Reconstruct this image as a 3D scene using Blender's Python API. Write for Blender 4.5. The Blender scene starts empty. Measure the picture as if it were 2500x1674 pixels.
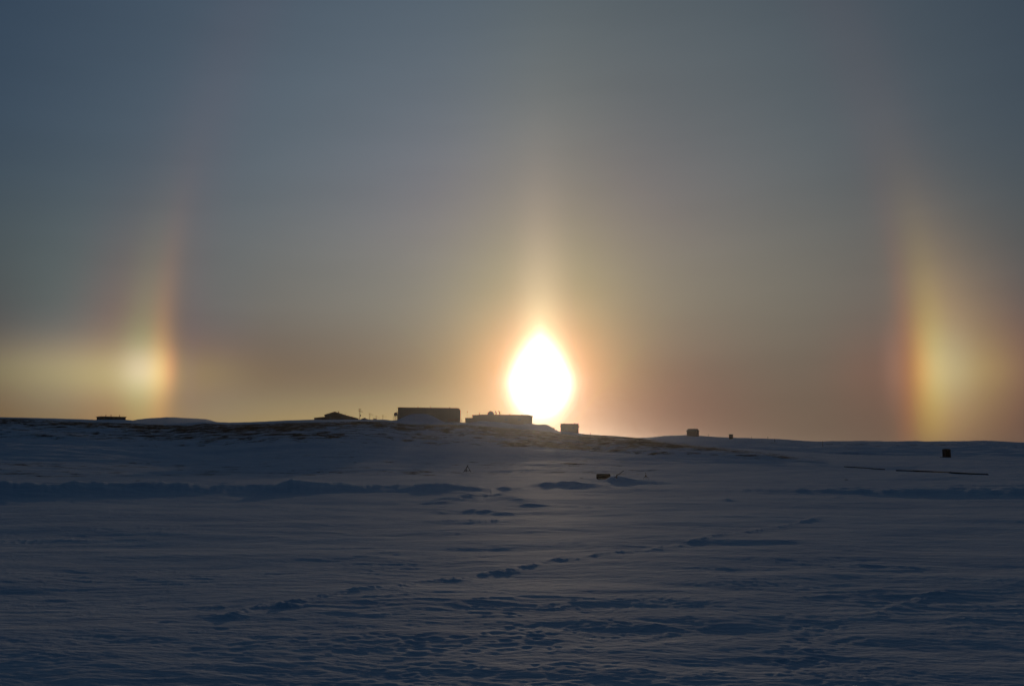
import bpy, bmesh, math, random
import numpy as np
from mathutils import Vector, Matrix

random.seed(7)
PI = math.pi
S = bpy.context.scene
COL = S.collection

# ------------------------------------------------------------------ camera
F = 2263.0                      # focal length in photo pixels (2500 wide)
CX, CY = 1250.0, 837.0
EYE = 3.5
HOR = 1100.0                    # eye level row
PITCH = math.atan((HOR - CY) / F)
cam_d = bpy.data.cameras.new("camera")
cam = bpy.data.objects.new("camera", cam_d)
COL.objects.link(cam)
cam.location = (0, 0, EYE)
cam.rotation_euler = (PI / 2 + PITCH, 0, 0)
cam_d.sensor_width = 36.0
cam_d.lens = 36.0 * F / 2500.0
cam_d.clip_start = 0.1
cam_d.clip_end = 20000
S.camera = cam


def ray(px, py):
    """azimuth (rad, + = right of +Y) and tan(elevation) of a photo pixel"""
    x = (px - CX) / F
    v = (CY - py) / F
    y = math.cos(PITCH) - v * math.sin(PITCH)
    z = math.sin(PITCH) + v * math.cos(PITCH)
    return math.atan2(x, y), z / math.hypot(x, y)


def azp(px, py=1060.0):
    return ray(px, py)[0]


def zat(px, py, r):
    """height of the point seen at this pixel at ground distance r"""
    return EYE + ray(px, py)[1] * r


def rflat(px, py):
    a, t = ray(px, py)
    r = -EYE / t
    return r * math.sin(a), r * math.cos(a), r


SUN_AZ, _t = ray(1319, 916)
SUN_EL = math.atan(_t)
SUN_DIR = Vector((math.sin(SUN_AZ) * math.cos(SUN_EL), math.cos(SUN_AZ) * math.cos(SUN_EL), math.sin(SUN_EL)))

# ------------------------------------------------------------------ noise
def _hash(ix, iy, seed):
    n = (ix.astype(np.int64) * 374761393 + iy.astype(np.int64) * 668265263 + seed * 974634777) & 0xffffffff
    n = ((n ^ (n >> 13)) * 1274126177) & 0xffffffff
    n = (n ^ (n >> 16)) & 0xffffffff
    return n


def gnoise(x, y, seed=0):
    """2-D gradient noise, about -1..1"""
    x = np.asarray(x, float); y = np.asarray(y, float)
    x0 = np.floor(x); y0 = np.floor(y)
    fx = x - x0; fy = y - y0
    ux = fx * fx * fx * (fx * (fx * 6 - 15) + 10)
    uy = fy * fy * fy * (fy * (fy * 6 - 15) + 10)
    out = []
    for dx in (0, 1):
        for dy in (0, 1):
            a = _hash(x0 + dx, y0 + dy, seed) * (2 * PI / 4294967296.0)
            out.append(np.cos(a) * (fx - dx) + np.sin(a) * (fy - dy))
    a = out[0] * (1 - ux) + out[2] * ux
    b = out[1] * (1 - ux) + out[3] * ux
    return (a * (1 - uy) + b * uy) * 1.5


def sstep(a, b, x):
    t = np.clip((x - a) / (b - a), 0, 1)
    return t * t * (3 - 2 * t)


# ------------------------------------------------------------------ terrain
def table(pts):
    a = np.array([azp(p[0], p[1]) for p in pts])
    return a, pts


# near hill: pixel column, row of its crest, distance of its crest
A_PTS = [(-900, 1020, 560), (-300, 1017, 560), (0, 1018, 550), (100, 1020, 530), (200, 1023, 510), (270, 1026.5, 490), (320, 1029, 475),
         (350, 1031.5, 465), (400, 1033.5, 450), (450, 1032.5, 435), (485, 1030, 425), (500, 1028.5, 420), (560, 1031, 405), (610, 1030, 395),
         (690, 1026, 385), (766, 1024, 380), (880, 1023.5, 380), (940, 1024, 380), (970, 1028, 380), (1000, 1030, 380), (1127, 1031, 380),
         (1200, 1038, 380), (1300, 1045, 380), (1368, 1055, 370), (1415, 1059, 360), (1500, 1063.5, 345),
         (1560, 1069, 330), (1600, 1074, 320), (1640, 1079, 315), (1700, 1085, 305), (1770, 1093, 295), (1840, 1101, 285),
         (1900, 1108, 275), (1960, 1114, 268), (2030, 1124, 250), (2120, 1134, 240), (2240, 1144, 230), (2700, 1150, 225), (3200, 1150, 225)]
AZ_A = np.array([azp(p[0]) for p in A_PTS])
R_A = np.array([p[2] for p in A_PTS], float)
Z_A = np.array([zat(p[0], p[1], p[2]) for p in A_PTS])
B_PTS = [(-900, 1050), (600, 1060), (1300, 1078), (1480, 1075), (1560, 1069), (1620, 1065), (1660, 1063.5), (1700, 1064), (1760, 1067), (1800, 1068.5),
         (1860, 1071), (1930, 1075), (2000, 1077.5), (2100, 1077.5), (2200, 1077.5), (2300, 1078), (2400, 1078.5), (2500, 1081.5), (2700, 1085), (3300, 1080)]
AZ_B = np.array([azp(p[0]) for p in B_PTS])
R_B = 640.0
Z_B = np.array([zat(p[0], p[1], R_B) for p in B_PTS])

C_PTS = [(-900, 1040), (-700, 1030), (-400, 1024), (-100, 1032), (280, 1036), (318, 1028), (335, 1024.5), (352, 1022.5), (380, 1021), (408, 1019.6), (430, 1020.2),
         (460, 1021.6), (485, 1022.8), (503, 1024.5), (530, 1032), (560, 1060), (600, 1102), (2750, 1102), (2900, 1036), (3100, 1030)]
AZ_C = np.array([azp(p[0]) for p in C_PTS])
R_C = 1700.0
Z_C = np.array([zat(p[0], p[1], R_C) for p in C_PTS])
MOUNDS = []      # x, y, sx (across), sy (along), h, rot


def mound(px, py_top, r, wpx, depth, zbase=0.0, dr=0.0):
    """snow mound whose top shows at (px, py_top) at distance r"""
    a = azp(px)
    h = zat(px, py_top, r) - zbase
    MOUNDS.append((r * math.sin(a), r * math.cos(a), wpx / F * r, depth, h, a))


# berm across the left of the foreground
BERM = [(-900, 1166), (-300, 1164), (0, 1162), (20, 1163), (40, 1168), (70, 1169), (120, 1169), (150, 1171), (180, 1170), (200, 1169),
        (230, 1171), (265, 1169), (290, 1171), (320, 1173), (345, 1170), (358, 1167.5), (400, 1168), (430, 1170), (460, 1172), (490, 1177), (520, 1179),
        (545, 1175), (590, 1176), (620, 1175), (680, 1172), (705, 1168), (718, 1160), (735, 1161), (750, 1166), (780, 1169), (840, 1172),
        (900, 1176), (960, 1180), (1020, 1177), (1060, 1174), (1090, 1174), (1120, 1178), (1160, 1183), (1200, 1190), (1230, 1200), (1300, 1215), (3300, 1215)]
AZ_M = np.array([azp(p[0]) for p in BERM])
R_M = 82.0
Z_M = np.array([zat(p[0], p[1], R_M) for p in BERM])

mound(1645, 1181.5, 108, 30, 1.2)

# two further banks of ploughed snow: columns, rows of the top, distance
BANKS = [
    (91.0, 2.4, [(-900, 1195), (1230, 1190), (1270, 1186.5), (1295, 1183), (1312, 1179), (1324, 1174.5), (1333, 1172.5), (1342, 1173), (1350, 1176), (1358, 1178),
                 (1366, 1175), (1376, 1172.5), (1386, 1171), (1398, 1171), (1408, 1173.5), (1422, 1175.5), (1436, 1178), (1455, 1180), (1480, 1183), (1510, 1190), (3300, 1195)]),
    (103.0, 2.6, [(-900, 1185), (1425, 1184), (1450, 1177.5), (1468, 1172.5), (1480, 1167), (1488, 1163), (1496, 1160.5), (1505, 1160), (1513, 1162), (1524, 1164.5),
                  (1540, 1168), (1558, 1170.5), (1578, 1172.5), (1600, 1174.5), (1635, 1176), (1680, 1178), (1730, 1184), (3300, 1185)]),
    (84.0, 2.0, [(-900, 1200), (1175, 1196), (1200, 1190), (1220, 1186.5), (1240, 1186), (1262, 1189), (1290, 1192), (1320, 1197), (3300, 1200)]),
]
BANKS = [(r_, w_, np.array([azp(p[0]) for p in P_]), np.array([zat(p[0], p[1], r_) for p in P_])) for r_, w_, P_ in BANKS]


def ridge_line(pts, h, w):
    P = [rflat(*p)[:2] for p in pts]
    return (P, h, w)


RIDGES = [
    ridge_line([(430, 1508), (560, 1512), (640, 1483), (672, 1476), (720, 1490)], .16, .22),
    ridge_line([(620, 1500), (747, 1472), (830, 1450), (907, 1438), (960, 1437), (1000, 1424), (1067, 1414), (1120, 1413), (1180, 1398), (1250, 1390),
                (1357, 1369), (1420, 1366), (1490, 1350), (1570, 1346), (1650, 1333), (1762, 1306), (1890, 1283), (2010, 1262)], .14, .26),
    ridge_line([(1906, 1500), (1980, 1513), (2060, 1510), (2080, 1518)], .05, .14),
    ridge_line([(2030, 1499), (2088, 1493), (2130, 1497), (2190, 1475), (2237, 1461), (2290, 1445), (2317, 1436), (2400, 1446)], .10, .22),
    ridge_line([(1380, 1556), (1517, 1566), (1640, 1540), (1760, 1522)], .06, .16),
    ridge_line([(1450, 1532), (1560, 1528), (1700, 1526)], .07, .18),
    ridge_line([(1600, 1508), (1700, 1505)], .05, .16),
    ridge_line([(1500, 1590), (1640, 1570), (1780, 1550), (1845, 1556), (1900, 1558), (1960, 1554)], .05, .14),
    ridge_line([(1560, 1668), (1700, 1646), (1800, 1622)], .08, .20),
    ridge_line([(1650, 1590), (1760, 1578), (1815, 1572)], .05, .14),
    ridge_line([(1380, 1620), (1450, 1645), (1560, 1652)], .05, .16),
    ridge_line([(690, 1476), (830, 1500), (980, 1512)], .04, .2),
    ridge_line([(390, 1482), (600, 1483)], .10, .16),
    ridge_line([(1900, 1376), (2150, 1384), (2320, 1392)], .08, .4),
    ridge_line([(1960, 1640), (2180, 1664), (2330, 1674)], .035, .2),
    ridge_line([(1040, 1268), (1200, 1272), (1330, 1264)], .12, .7),
    ridge_line([(1060, 1230), (1110, 1219), (1150, 1213), (1210, 1211.5), (1250, 1219), (1290, 1230), (1320, 1236)], .42, 1.3),
    ridge_line([(1030, 1248), (1100, 1243), (1180, 1245), (1240, 1252)], .26, .9),
    ridge_line([(1352, 1232), (1385, 1233), (1420, 1237), (1450, 1241)], .22, .5),
    ridge_line([(1330, 1206), (1400, 1203), (1470, 1208)], .16, .8),
    ridge_line([(1480, 1200), (1560, 1196), (1680, 1199)], .14, .9),
    ridge_line([(1560, 1212), (1640, 1210), (1700, 1214)], .14, .8),
    ridge_line([(840, 1200), (900, 1192), (960, 1190), (1010, 1196)], .30, 1.2),
    ridge_line([(1740, 1226), (1800, 1224)], .28, .5),
    ridge_line([(2005, 1215), (2100, 1218)], .22, .5),
    ridge_line([(-900, 1240), (-300, 1235), (5, 1228), (25, 1231)], .25, .5),
]


def seg_field(x, y, P):
    best = np.full(x.shape, 1e9)
    tt = np.zeros(x.shape)
    acc = 0.0
    side = np.zeros(x.shape)
    for (x0, y0), (x1, y1) in zip(P[:-1], P[1:]):
        dx, dy = x1 - x0, y1 - y0
        L = math.hypot(dx, dy)
        t = np.clip(((x - x0) * dx + (y - y0) * dy) / (L * L), 0, 1)
        ex = x - (x0 + t * dx); ey = y - (y0 + t * dy)
        d = np.hypot(ex, ey)
        m = d < best
        best = np.where(m, d, best)
        side = np.where(m, np.sign(ey + 1e-9), side)
        tt = np.where(m, acc + t * L, tt)
        acc += L
    return best, tt, side, acc


PRINTS = []
def trail(p0, p1, n, spread, big=1.0):
    n = int(n * .7)
    x0, y0, _ = rflat(*p0); x1, y1, _ = rflat(*p1)
    for i in range(n):
        t = (i + random.random() * .6) / n
        PRINTS.append((x0 + (x1 - x0) * t + random.gauss(0, spread), y0 + (y1 - y0) * t + random.gauss(0, spread),
                       random.uniform(.06, .13) * big, random.uniform(.006, .016), random.uniform(0, PI)))


trail((1990, 1674), (1915, 1590), 26, .22)
trail((1915, 1600), (2010, 1530), 34, .25)
trail((2010, 1540), (1920, 1490), 26, .28)
trail((1960, 1600), (2100, 1545), 22, .18)
trail((2050, 1650), (1950, 1610), 18, .25)
trail((1300, 1540), (1340, 1600), 30, .4)
trail((900, 1560), (1250, 1640), 90, .8, 1.2)
trail((450, 1560), (900, 1600), 60, .9, 1.4)
trail((1250, 1500), (1330, 1560), 30, .5)

DRIFTS = []     # snow drifted against the buildings, filled in below


def drift(px, py_top, r, wpx, depth, base_py, p=2.0):
    a = azp(px)
    h = zat(px, py_top, r) - zat(px, base_py, r)
    DRIFTS.append((r * math.sin(a), r * math.cos(a), wpx / F * r, depth, h, a, p))


drift(1024, 1007.5, 386, 38, 2.6, 1029.5, 3.2)
drift(815, 1012.5, 428, 13, 5.0, 1022, 3)
drift(858, 1020, 420, 12, 5.0, 1024)
drift(1195, 1026, 385, 34, 3.6, 1036, 3)
drift(1260, 1035.5, 385, 30, 3.6, 1042, 3)
drift(1312, 1037.5, 392, 28, 9.0, 1049, 4)
drift(1345, 1045, 392, 16, 8.0, 1053)
drift(1390, 1055, 364, 26, 4.0, 1058)
drift(1680, 1066, 600, 40, 8.0, 1067)
drift(275, 1023.5, 480, 34, 5.0, 1027)
drift(322, 1027, 478, 16, 5.0, 1029)


def height(x, y, cell=None):
    """terrain height; cell = size of mesh cell used to drop detail that cannot be resolved"""
    x = np.asarray(x, float); y = np.asarray(y, float)
    if cell is None:
        cell = np.zeros(x.shape)
    r = np.hypot(x, y)
    az = np.arctan2(x, y)
    back = sstep(1.0, 1.7, np.abs(az))
    zc = np.interp(az, AZ_A, Z_A); rc = np.interp(az, AZ_A, R_A)
    zb = np.interp(az, AZ_B, Z_B)
    # near hill
    r0 = 150.0 + 14 * gnoise(az * 5, az * 0, 3)
    t = np.clip((r - r0) / (rc - r0), 0, 1)
    prof = 0.88 * t + 0.12 * (t * t * (3 - 2 * t)) - .05 * np.sin(np.clip(t * 1.6, 0, 1) * PI)
    fall = sstep(rc + 35, rc + 190, r)
    A = zc * prof - fall * np.where(zc > 4, 7.0, np.clip(zc, 0, 4))
    # far hill on the right and behind
    tb = np.clip((r - 175) / (R_B - 175), 0, 1)
    B = zb * (0.8 * tb + 0.2 * tb * tb * (3 - 2 * tb)) - sstep(R_B + 40, R_B + 500, r) * 9
    B = B * sstep(azp(1150), azp(1500), az) + np.where(az < azp(1500), 0, 0)
    k = 0.35
    H = np.maximum(A, B) + k * np.exp(-np.abs(A - B) / k) * 0.3 * sstep(150, 200, r)
    # distant hill behind the dip on the left
    zC = np.interp(az, AZ_C, Z_C)
    H = np.maximum(H, zC * np.exp(-((r - R_C) / 330.0) ** 2 / 2) * (zC > 1))
    H = H * (1 - back)
    # undulation of the hill surface
    up = sstep(150, 230, r)
    flat = 1 - sstep(rc - 60, rc - 8, r) * (r < rc + 60)
    H = H + up * flat * (gnoise(x / 42, y / 26, 11) * .8 + gnoise(x / 15, y / 8, 12) * .30) * (1 - back)
    H = H + up * (gnoise(x / 6.5, y / 3.2, 13) * .13 + gnoise(x / 2.6, y / 1.6, 14) * .05 * (cell < 1.4)) * (1 - .5 * (1 - flat))
    # broad swells of the snow field
    near = 1 - up
    H = H + near * (gnoise(x / 22, y / 15, 21) * .16 + gnoise(x / 9, y / 5, 22) * .09)
    # berm
    zm = np.interp(az, AZ_M, Z_M)
    zm = np.maximum(zm + (zm > .3) * (gnoise(az * 170, r * .8, 39) * .06 + gnoise(az * 60, r * .3, 40) * .07), 0)
    w_f = 5.0 + 2.5 * gnoise(az * 9, az * 0 + 5, 31)
    dm = r - R_M
    pm = np.where(dm < 0, np.exp(-(np.abs(dm) / w_f) ** 1.6), np.exp(-(dm / 3.5) ** 2))
    pm = pm * (.3 + .7 * np.clip(zm / .3, 0, 1))
    face = gnoise(x / 3.4, y / 2.8, 32) * .13 + gnoise(x / 1.2, y / 1.0, 33) * .04 + gnoise(x / .5, y / .5, 34) * .02
    H = np.where(pm > .02, H * (1 - pm) + pm * zm + face * (pm * (1 - pm) * 2.0 + pm * .35) * (zm > .3), H)
    for (rb, wb, aZ, zZ) in BANKS:
        zt = np.interp(az + .0012 * gnoise(r / .9, az * 60, 35), aZ, zZ)
        d = r - rb - .9 * gnoise(az * 70, az * 0 + rb, 36)
        pb = np.where(d < 0, np.exp(-(np.abs(d) / wb) ** 1.5), np.exp(-(d / (wb * .7)) ** 2))
        rough = gnoise(x / 1.3, y / 1.1, 37) * .10 + gnoise(x / .5, y / .5, 38) * .05
        m = np.clip((zt + .05) / .3, 0, 1) * pb
        H = H * (1 - m) + m * (zt + rough * (1.2 - pb) * 1.5)
    for (mx, my, sx, sy, h, a) in MOUNDS:
        dx = x - mx; dy = y - my
        u = dx * math.cos(a) - dy * math.sin(a); v = dx * math.sin(a) + dy * math.cos(a)
        sel = (np.abs(u) < 4 * sx) & (np.abs(v) < 5 * sy)
        if not sel.any():
            continue
        g = np.exp(-(np.abs(u) / sx) ** 2 / 1.6 - (v / sy) ** 2 / 2)
        rough = 1 + .22 * gnoise(x / 1.1, y / .9, 41) + .20 * gnoise(x / .4, y / .4, 42)
        H = np.where(sel, H * (1 - g) + np.maximum(H, h * rough) * g, H)
    for (mx, my, sx, sy, h, a, p) in DRIFTS:
        dx = x - mx; dy = y - my
        u = dx * math.cos(a) - dy * math.sin(a); v = dx * math.sin(a) + dy * math.cos(a)
        g = np.exp(-.5 * np.abs(u / sx) ** p - .5 * (v / sy) ** 2)
        H = H + np.where(g > .004, g * h, 0)
    # wind-carved detail of the snow field
    m1 = sstep(-.1, .6, gnoise(x / 7, y / 5, 51))
    m2 = sstep(.0, .55, gnoise(x / 3.5 + 9, y / 2.6, 52))
    m3 = sstep(-.5, .3, gnoise(x / 16 + 3, y / 11, 58))
    wx = x + .35 * gnoise(x / 1.9, y / 1.9, 64); wy = y + .25 * gnoise(x / 1.3, y / 1.3, 54) + .12 * x
    rg = 1 - np.abs(gnoise(wx / 2.6, wy / .62, 53))
    q = near
    H = H + q * np.clip(1.6 - cell / .25, 0, 1) * (rg ** 4) * .030 * m1
    H = H + q * np.clip(1.6 - cell / .18, 0, 1) * (gnoise(x / .8, y / .5, 55) + .6 * gnoise(x / .37, y / .3, 65)) * .010 * (.35 + .3 * m2)
    rg2 = 1 - np.abs(gnoise(wx / 1.1, wy / .24, 56))
    H = H + q * np.clip(1.6 - cell / .10, 0, 1) * (rg2 ** 3) * .008 * (.3 + m3 * .7)
    H = H + q * np.clip(1.6 - cell / .07, 0, 1) * (gnoise(x / .2, y / .15, 57) + gnoise(x / .11, y / .1, 66) * .5) * .0055 * (.35 + m2)
    H = H + q * gnoise(x / 4.0, y / 1.5, 59) * .025 * (.3 + m3)
    # fractal relief: small dunes and crust, equal steepness at every scale that the mesh can hold
    fx_ = x + .5 * gnoise(x / 5, y / 5, 71)
    for lam, sd in ((3.4, 73), (1.9, 74), (1.0, 75), (.52, 76)):
        lim = np.clip(2.0 - 3.2 * cell / lam, 0, 1)
        n_ = gnoise(fx_ / (lam * 1.7), y / lam, sd)
        n_ = .6 * n_ + .55 * (np.abs(gnoise(fx_ / (lam * 1.9) + 7, y / lam + 3, sd + 10)) - .3)
        H = H + q * lim * n_ * lam * (.010 + .0042 * (3.5 / lam) ** .5) * (.45 + .55 * m3)
    for lam, sd in ((14.0, 91), (7.0, 92), (3.6, 93)):
        H = H + up * flat * (1 - back) * np.clip(2.0 - 3.0 * cell / lam, 0, 1) * gnoise(x / (lam * 1.6), y / lam, sd) * lam * .020
    sel = (r < 110) & (np.abs(az) < 1.0)
    if sel.any():
        xs, ys = x[sel], y[sel]
        add = np.zeros(xs.shape)
        for P, h, w in RIDGES:
            bx0 = min(p[0] for p in P) - 4; bx1 = max(p[0] for p in P) + 4
            by0 = min(p[1] for p in P) - 4; by1 = max(p[1] for p in P) + 4
            s2 = (xs > bx0) & (xs < bx1) & (ys > by0) & (ys < by1)
            if not s2.any():
                continue
            xx, yy = xs[s2], ys[s2]
            wob = .22 * gnoise(xx / .8, yy / .8, 61) + .10 * gnoise(xx / .3, yy / .3, 67)
            d, tt, side, L = seg_field(xx, yy + wob, P)
            amp = (.35 + .9 * np.clip(gnoise(tt / 1.1, tt * 0, 62) + .45, 0, 1.3)) * np.clip(np.minimum(tt, L - tt) / .8 + .1, 0, 1)
            ww = np.where(side < 0, w * 1.25, w * .9)
            add[s2] += (.40 if h < .2 else .50) * h * amp * np.exp(-(d / ww) ** 1.7) * (1 + .5 * gnoise(xx / .3, yy / .3, 63) * (h < .2) + .4 * gnoise(xx / .13, yy / .12, 68) * (h < .2) + .35 * gnoise(xx / 1.2, yy / 1.0, 69) * (h > .2))
        for (fx, fy, fr, fd, fa) in PRINTS:
            s2 = (np.abs(xs - fx) < fr * 4) & (np.abs(ys - fy) < fr * 4)
            if not s2.any():
                continue
            dx = xs[s2] - fx; dy = ys[s2] - fy
            u = dx * math.cos(fa) + dy * math.sin(fa); v = -dx * math.sin(fa) + dy * math.cos(fa)
            d = np.hypot(u / 1.5, v)
            add[s2] += -fd * np.exp(-(d / fr) ** 2) + fd * .45 * np.exp(-((d - fr * 1.5) / (fr * .6)) ** 2)
        H = H.copy()
        H[sel] += add
    H = H - 40 * sstep(2600, 4500, r)
    return H


def gz(x, y):
    return float(height(np.array([x]), np.array([y]), np.array([.3]))[0])


def build_ground():
    d = math.radians
    front = np.arange(-36, 36.001, .043)
    sideL = -np.geomspace(36.3, 180, 110)[::-1]
    sideR = np.geomspace(36.3, 180, 110)[:-1]
    az = np.radians(np.concatenate([sideL, front, sideR]))
    ang = np.concatenate([np.arange(60, 16.5, -1.0), np.arange(16.5, 1.95, -.0335)])
    r1 = EYE / np.tan(np.radians(ang))
    r2 = [r1[-1]]
    while r2[-1] < 640:
        r2.append(r2[-1] + max(.55, r2[-1] * .0032 if r2[-1] > 300 else r2[-1] * .0042))
    r2 = np.array(r2[1:])
    r3 = np.geomspace(r2[-1] * 1.012, 9000, 90)
    r = np.concatenate([r1, r2, r3])
    nr, na = len(r), len(az)
    A, R = np.meshgrid(az, r)
    X = R * np.sin(A); Y = R * np.cos(A)
    dr = np.gradient(r)
    cell = np.maximum(np.repeat((dr * .45)[:, None], na, 1), R * np.repeat(np.abs(np.gradient(az))[None, :], nr, 0) * 1.0)
    Z = np.zeros_like(X)
    for i in range(0, nr, 60):
        Z[i:i + 60] = height(X[i:i + 60], Y[i:i + 60], cell[i:i + 60])
    co = np.stack([X, Y, Z], -1).reshape(-1, 3)
    idx = np.arange(nr * na).reshape(nr, na)
    nxt = np.roll(idx, -1, axis=1)
    # wrap round (the first and last columns are 180 degrees apart from the middle)
    q = np.stack([idx[:-1], nxt[:-1], nxt[1:], idx[1:]], -1)
    q = q[:, :, ::-1].reshape(-1, 4)
    centre = len(co)
    co = np.vstack([co, [[0, 0, float(Z[0].mean())]]])
    tri = np.stack([np.full(na, centre), nxt[0], idx[0]], -1)
    loops = np.concatenate([q.ravel(), tri.ravel()]).astype(np.int32)
    starts = np.concatenate([np.arange(len(q)) * 4, len(q) * 4 + np.arange(len(tri)) * 3]).astype(np.int32)
    me = bpy.data.meshes.new("snow_field")
    me.vertices.add(len(co)); me.vertices.foreach_set("co", co.astype(np.float32).ravel())
    me.loops.add(len(loops)); me.loops.foreach_set("vertex_index", loops)
    me.polygons.add(len(starts)); me.polygons.foreach_set("loop_start", starts)
    me.update(calc_edges=True)
    me.validate()
    me.polygons.foreach_set("use_smooth", np.ones(len(me.polygons), bool))
    # where wind has bared earth and rock (density of patches, by place on the hill)
    rr = np.hypot(co[:, 0], co[:, 1]); aa = np.arctan2(co[:, 0], co[:, 1])
    rc = np.interp(aa, AZ_A, R_A)
    t = (rr - 150) / (rc - 150)
    cen = np.exp(-((aa - azp(1330)) / .10) ** 2)
    lf = np.exp(-((aa - azp(640)) / .10) ** 2) + .7 * np.exp(-((aa - azp(330)) / .07) ** 2)
    top = sstep(.55, .80, t) * (1 - sstep(.84, .94, t) * (.95 - .5 * cen)) * (1 - sstep(.98, .995, t))
    mid = sstep(.30, .48, t) * (1 - sstep(.99, 1.0, t))
    dens = top * (.40 + .30 * cen + .26 * np.clip(lf, 0, 1)) + mid * (.64 + .45 * cen * (aa > azp(1150)) * sstep(azp(1120), azp(1300), aa) + .12 * lf)
    dens = dens * (1 - .92 * sstep(.84, .93, t) * (1 - np.clip(cen, 0, 1)) * (aa < azp(1180)))
    dens = dens + .16 * lf * sstep(.35, .5, t) * (1 - sstep(.8, .9, t))
    dens = np.clip(dens, 0, 1.2) * (1 - sstep(azp(1900), azp(2050), aa))
    edge = np.exp(-((t - .96) / .04) ** 2) * sstep(azp(1450), azp(1560), aa) * (1 - sstep(azp(1960), azp(2060), aa))
    B = .50 * np.exp(-((rr - 470) / 80) ** 2) * sstep(azp(1700), azp(1800), aa)
    low = .46 * sstep(128, 140, rr) * (1 - sstep(185, 215, rr)) * (1 - sstep(azp(1500), azp(1700), aa))
    dens = np.maximum(np.maximum(dens, edge * 1.1), np.maximum(B, low)) * (np.abs(aa) < 1.3)
    k2 = sstep(rc * .93, rc * .97, rr) * (aa > azp(960)) * (aa < azp(1420)) * (rr < 480)
    dens = dens * (1 - k2)
    at = me.attributes.new("bare", 'FLOAT', 'POINT')
    at.data.foreach_set("value", dens.astype(np.float32))
    o = bpy.data.objects.new("snow_field", me)
    COL.objects.link(o)
    return o


# ------------------------------------------------------------------ materials
class NB:
    """small node-building helper"""
    def __init__(s, tree):
        s.t = tree; s.n = tree.nodes; s.l = tree.links
        s.n.clear()

    def new(s, kind, **kw):
        n = s.n.new(kind)
        for k, v in kw.items():
            setattr(n, k, v)
        return n

    def link(s, a, b):
        s.l.new(a, b)

    def put(s, sock, v):
        if isinstance(v, E):
            v = v.v
        if isinstance(v, (int, float)):
            sock.default_value = v
        elif isinstance(v, tuple):
            sock.default_value = v if len(v) == len(sock.default_value) else v + (1,)
        else:
            s.link(v, sock)

    def math(s, op, *a):
        n = s.new('ShaderNodeMath', operation=op)
        for i, v in enumerate(a):
            s.put(n.inputs[i], v)
        return E(s, n.outputs[0])


class E:
    def __init__(s, nb, v):
        s.b = nb; s.v = v

    def _o(s, op, o, rev=False):
        return s.b.math(op, o, s) if rev else s.b.math(op, s, o)
    def __add__(s, o): return s._o('ADD', o)
    __radd__ = __add__
    def __sub__(s, o): return s._o('SUBTRACT', o)
    def __rsub__(s, o): return s._o('SUBTRACT', o, True)
    def __mul__(s, o): return s._o('MULTIPLY', o)
    __rmul__ = __mul__
    def __truediv__(s, o): return s._o('DIVIDE', o)
    def __rtruediv__(s, o): return s._o('DIVIDE', o, True)
    def __neg__(s): return s * -1.0
    def __pow__(s, o): return s._o('POWER', o)
    def exp(s): return s.b.math('EXPONENT', s)
    def abs(s): return s.b.math('ABSOLUTE', s)
    def sqrt(s): return s.b.math('SQRT', s)
    def max(s, o): return s.b.math('MAXIMUM', s, o)
    def min(s, o): return s.b.math('MINIMUM', s, o)
    def gauss(s, w): return (-((s / w) * (s / w))).exp()
    def sig(s, w=1.0): return 1.0 / (1.0 + (-(s / w)).max(-60.0).min(60.0).exp())


def mat(name, color, rough=.7, metal=0.0, var=.25, scale=1.5, bump=.0, spec=.4, stretch=(1, 1, 1)):
    m = bpy.data.materials.new(name)
    m.use_nodes = True
    b = NB(m.node_tree)
    out = b.new('ShaderNodeOutputMaterial')
    p = b.new('ShaderNodeBsdfPrincipled')
    tc = b.new('ShaderNodeTexCoord')
    mp = b.new('ShaderNodeMapping')
    mp.inputs['Scale'].default_value = stretch
    b.link(tc.outputs['Object'], mp.inputs[0])
    no = b.new('ShaderNodeTexNoise')
    no.inputs['Scale'].default_value = scale
    no.inputs['Detail'].default_value = 6
    b.link(mp.outputs[0], no.inputs['Vector'])
    mx = b.new('ShaderNodeMix', data_type='RGBA')
    mx.inputs[6].default_value = tuple(c * (1 - var) for c in color) + (1,)
    mx.inputs[7].default_value = tuple(min(1, c * (1 + var)) for c in color) + (1,)
    b.link(no.outputs['Fac'], mx.inputs[0])
    b.link(mx.outputs[2], p.inputs['Base Color'])
    p.inputs['Roughness'].default_value = rough
    p.inputs['Metallic'].default_value = metal
    p.inputs['Specular IOR Level'].default_value = spec
    if bump:
        bp = b.new('ShaderNodeBump')
        bp.inputs['Strength'].default_value = bump
        bp.inputs['Distance'].default_value = .02
        b.link(no.outputs['Fac'], bp.inputs['Height'])
        b.link(bp.outputs[0], p.inputs['Normal'])
    b.link(p.outputs[0], out.inputs[0])
    return m


M = {}
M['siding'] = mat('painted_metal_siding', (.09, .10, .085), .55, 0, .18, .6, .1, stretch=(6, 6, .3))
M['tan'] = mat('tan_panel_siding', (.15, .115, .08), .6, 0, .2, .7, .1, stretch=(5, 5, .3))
M['redbrown'] = mat('red_brown_boards', (.10, .05, .035), .75, 0, .3, 2.0, .2, stretch=(1, 1, 6))
M['roofm'] = mat('dark_roof_metal', (.06, .05, .045), .5, .2, .3, 1.0, .1)
M['steel'] = mat('weathered_steel', (.08, .075, .07), .5, .6, .3, 5.0, .1)
M['wood'] = mat('weathered_wood', (.07, .05, .035), .8, 0, .35, 6.0, .3, stretch=(6, 6, .6))
M['drum'] = mat('rusty_tank_metal', (.022, .014, .010), .85, 0, .45, 5.0, .3, spec=.1)
M['pipe'] = mat('black_pipe', (.022, .02, .02), .95, 0, .3, 5.0, .1, spec=.02)
M['dish'] = mat('dish_grey', (.12, .10, .09), .5, .1, .2, 3.0)
M['glass'] = mat('window_glass', (.10, .11, .12), .12, 0, .1, 2.0, spec=.6)
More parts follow.
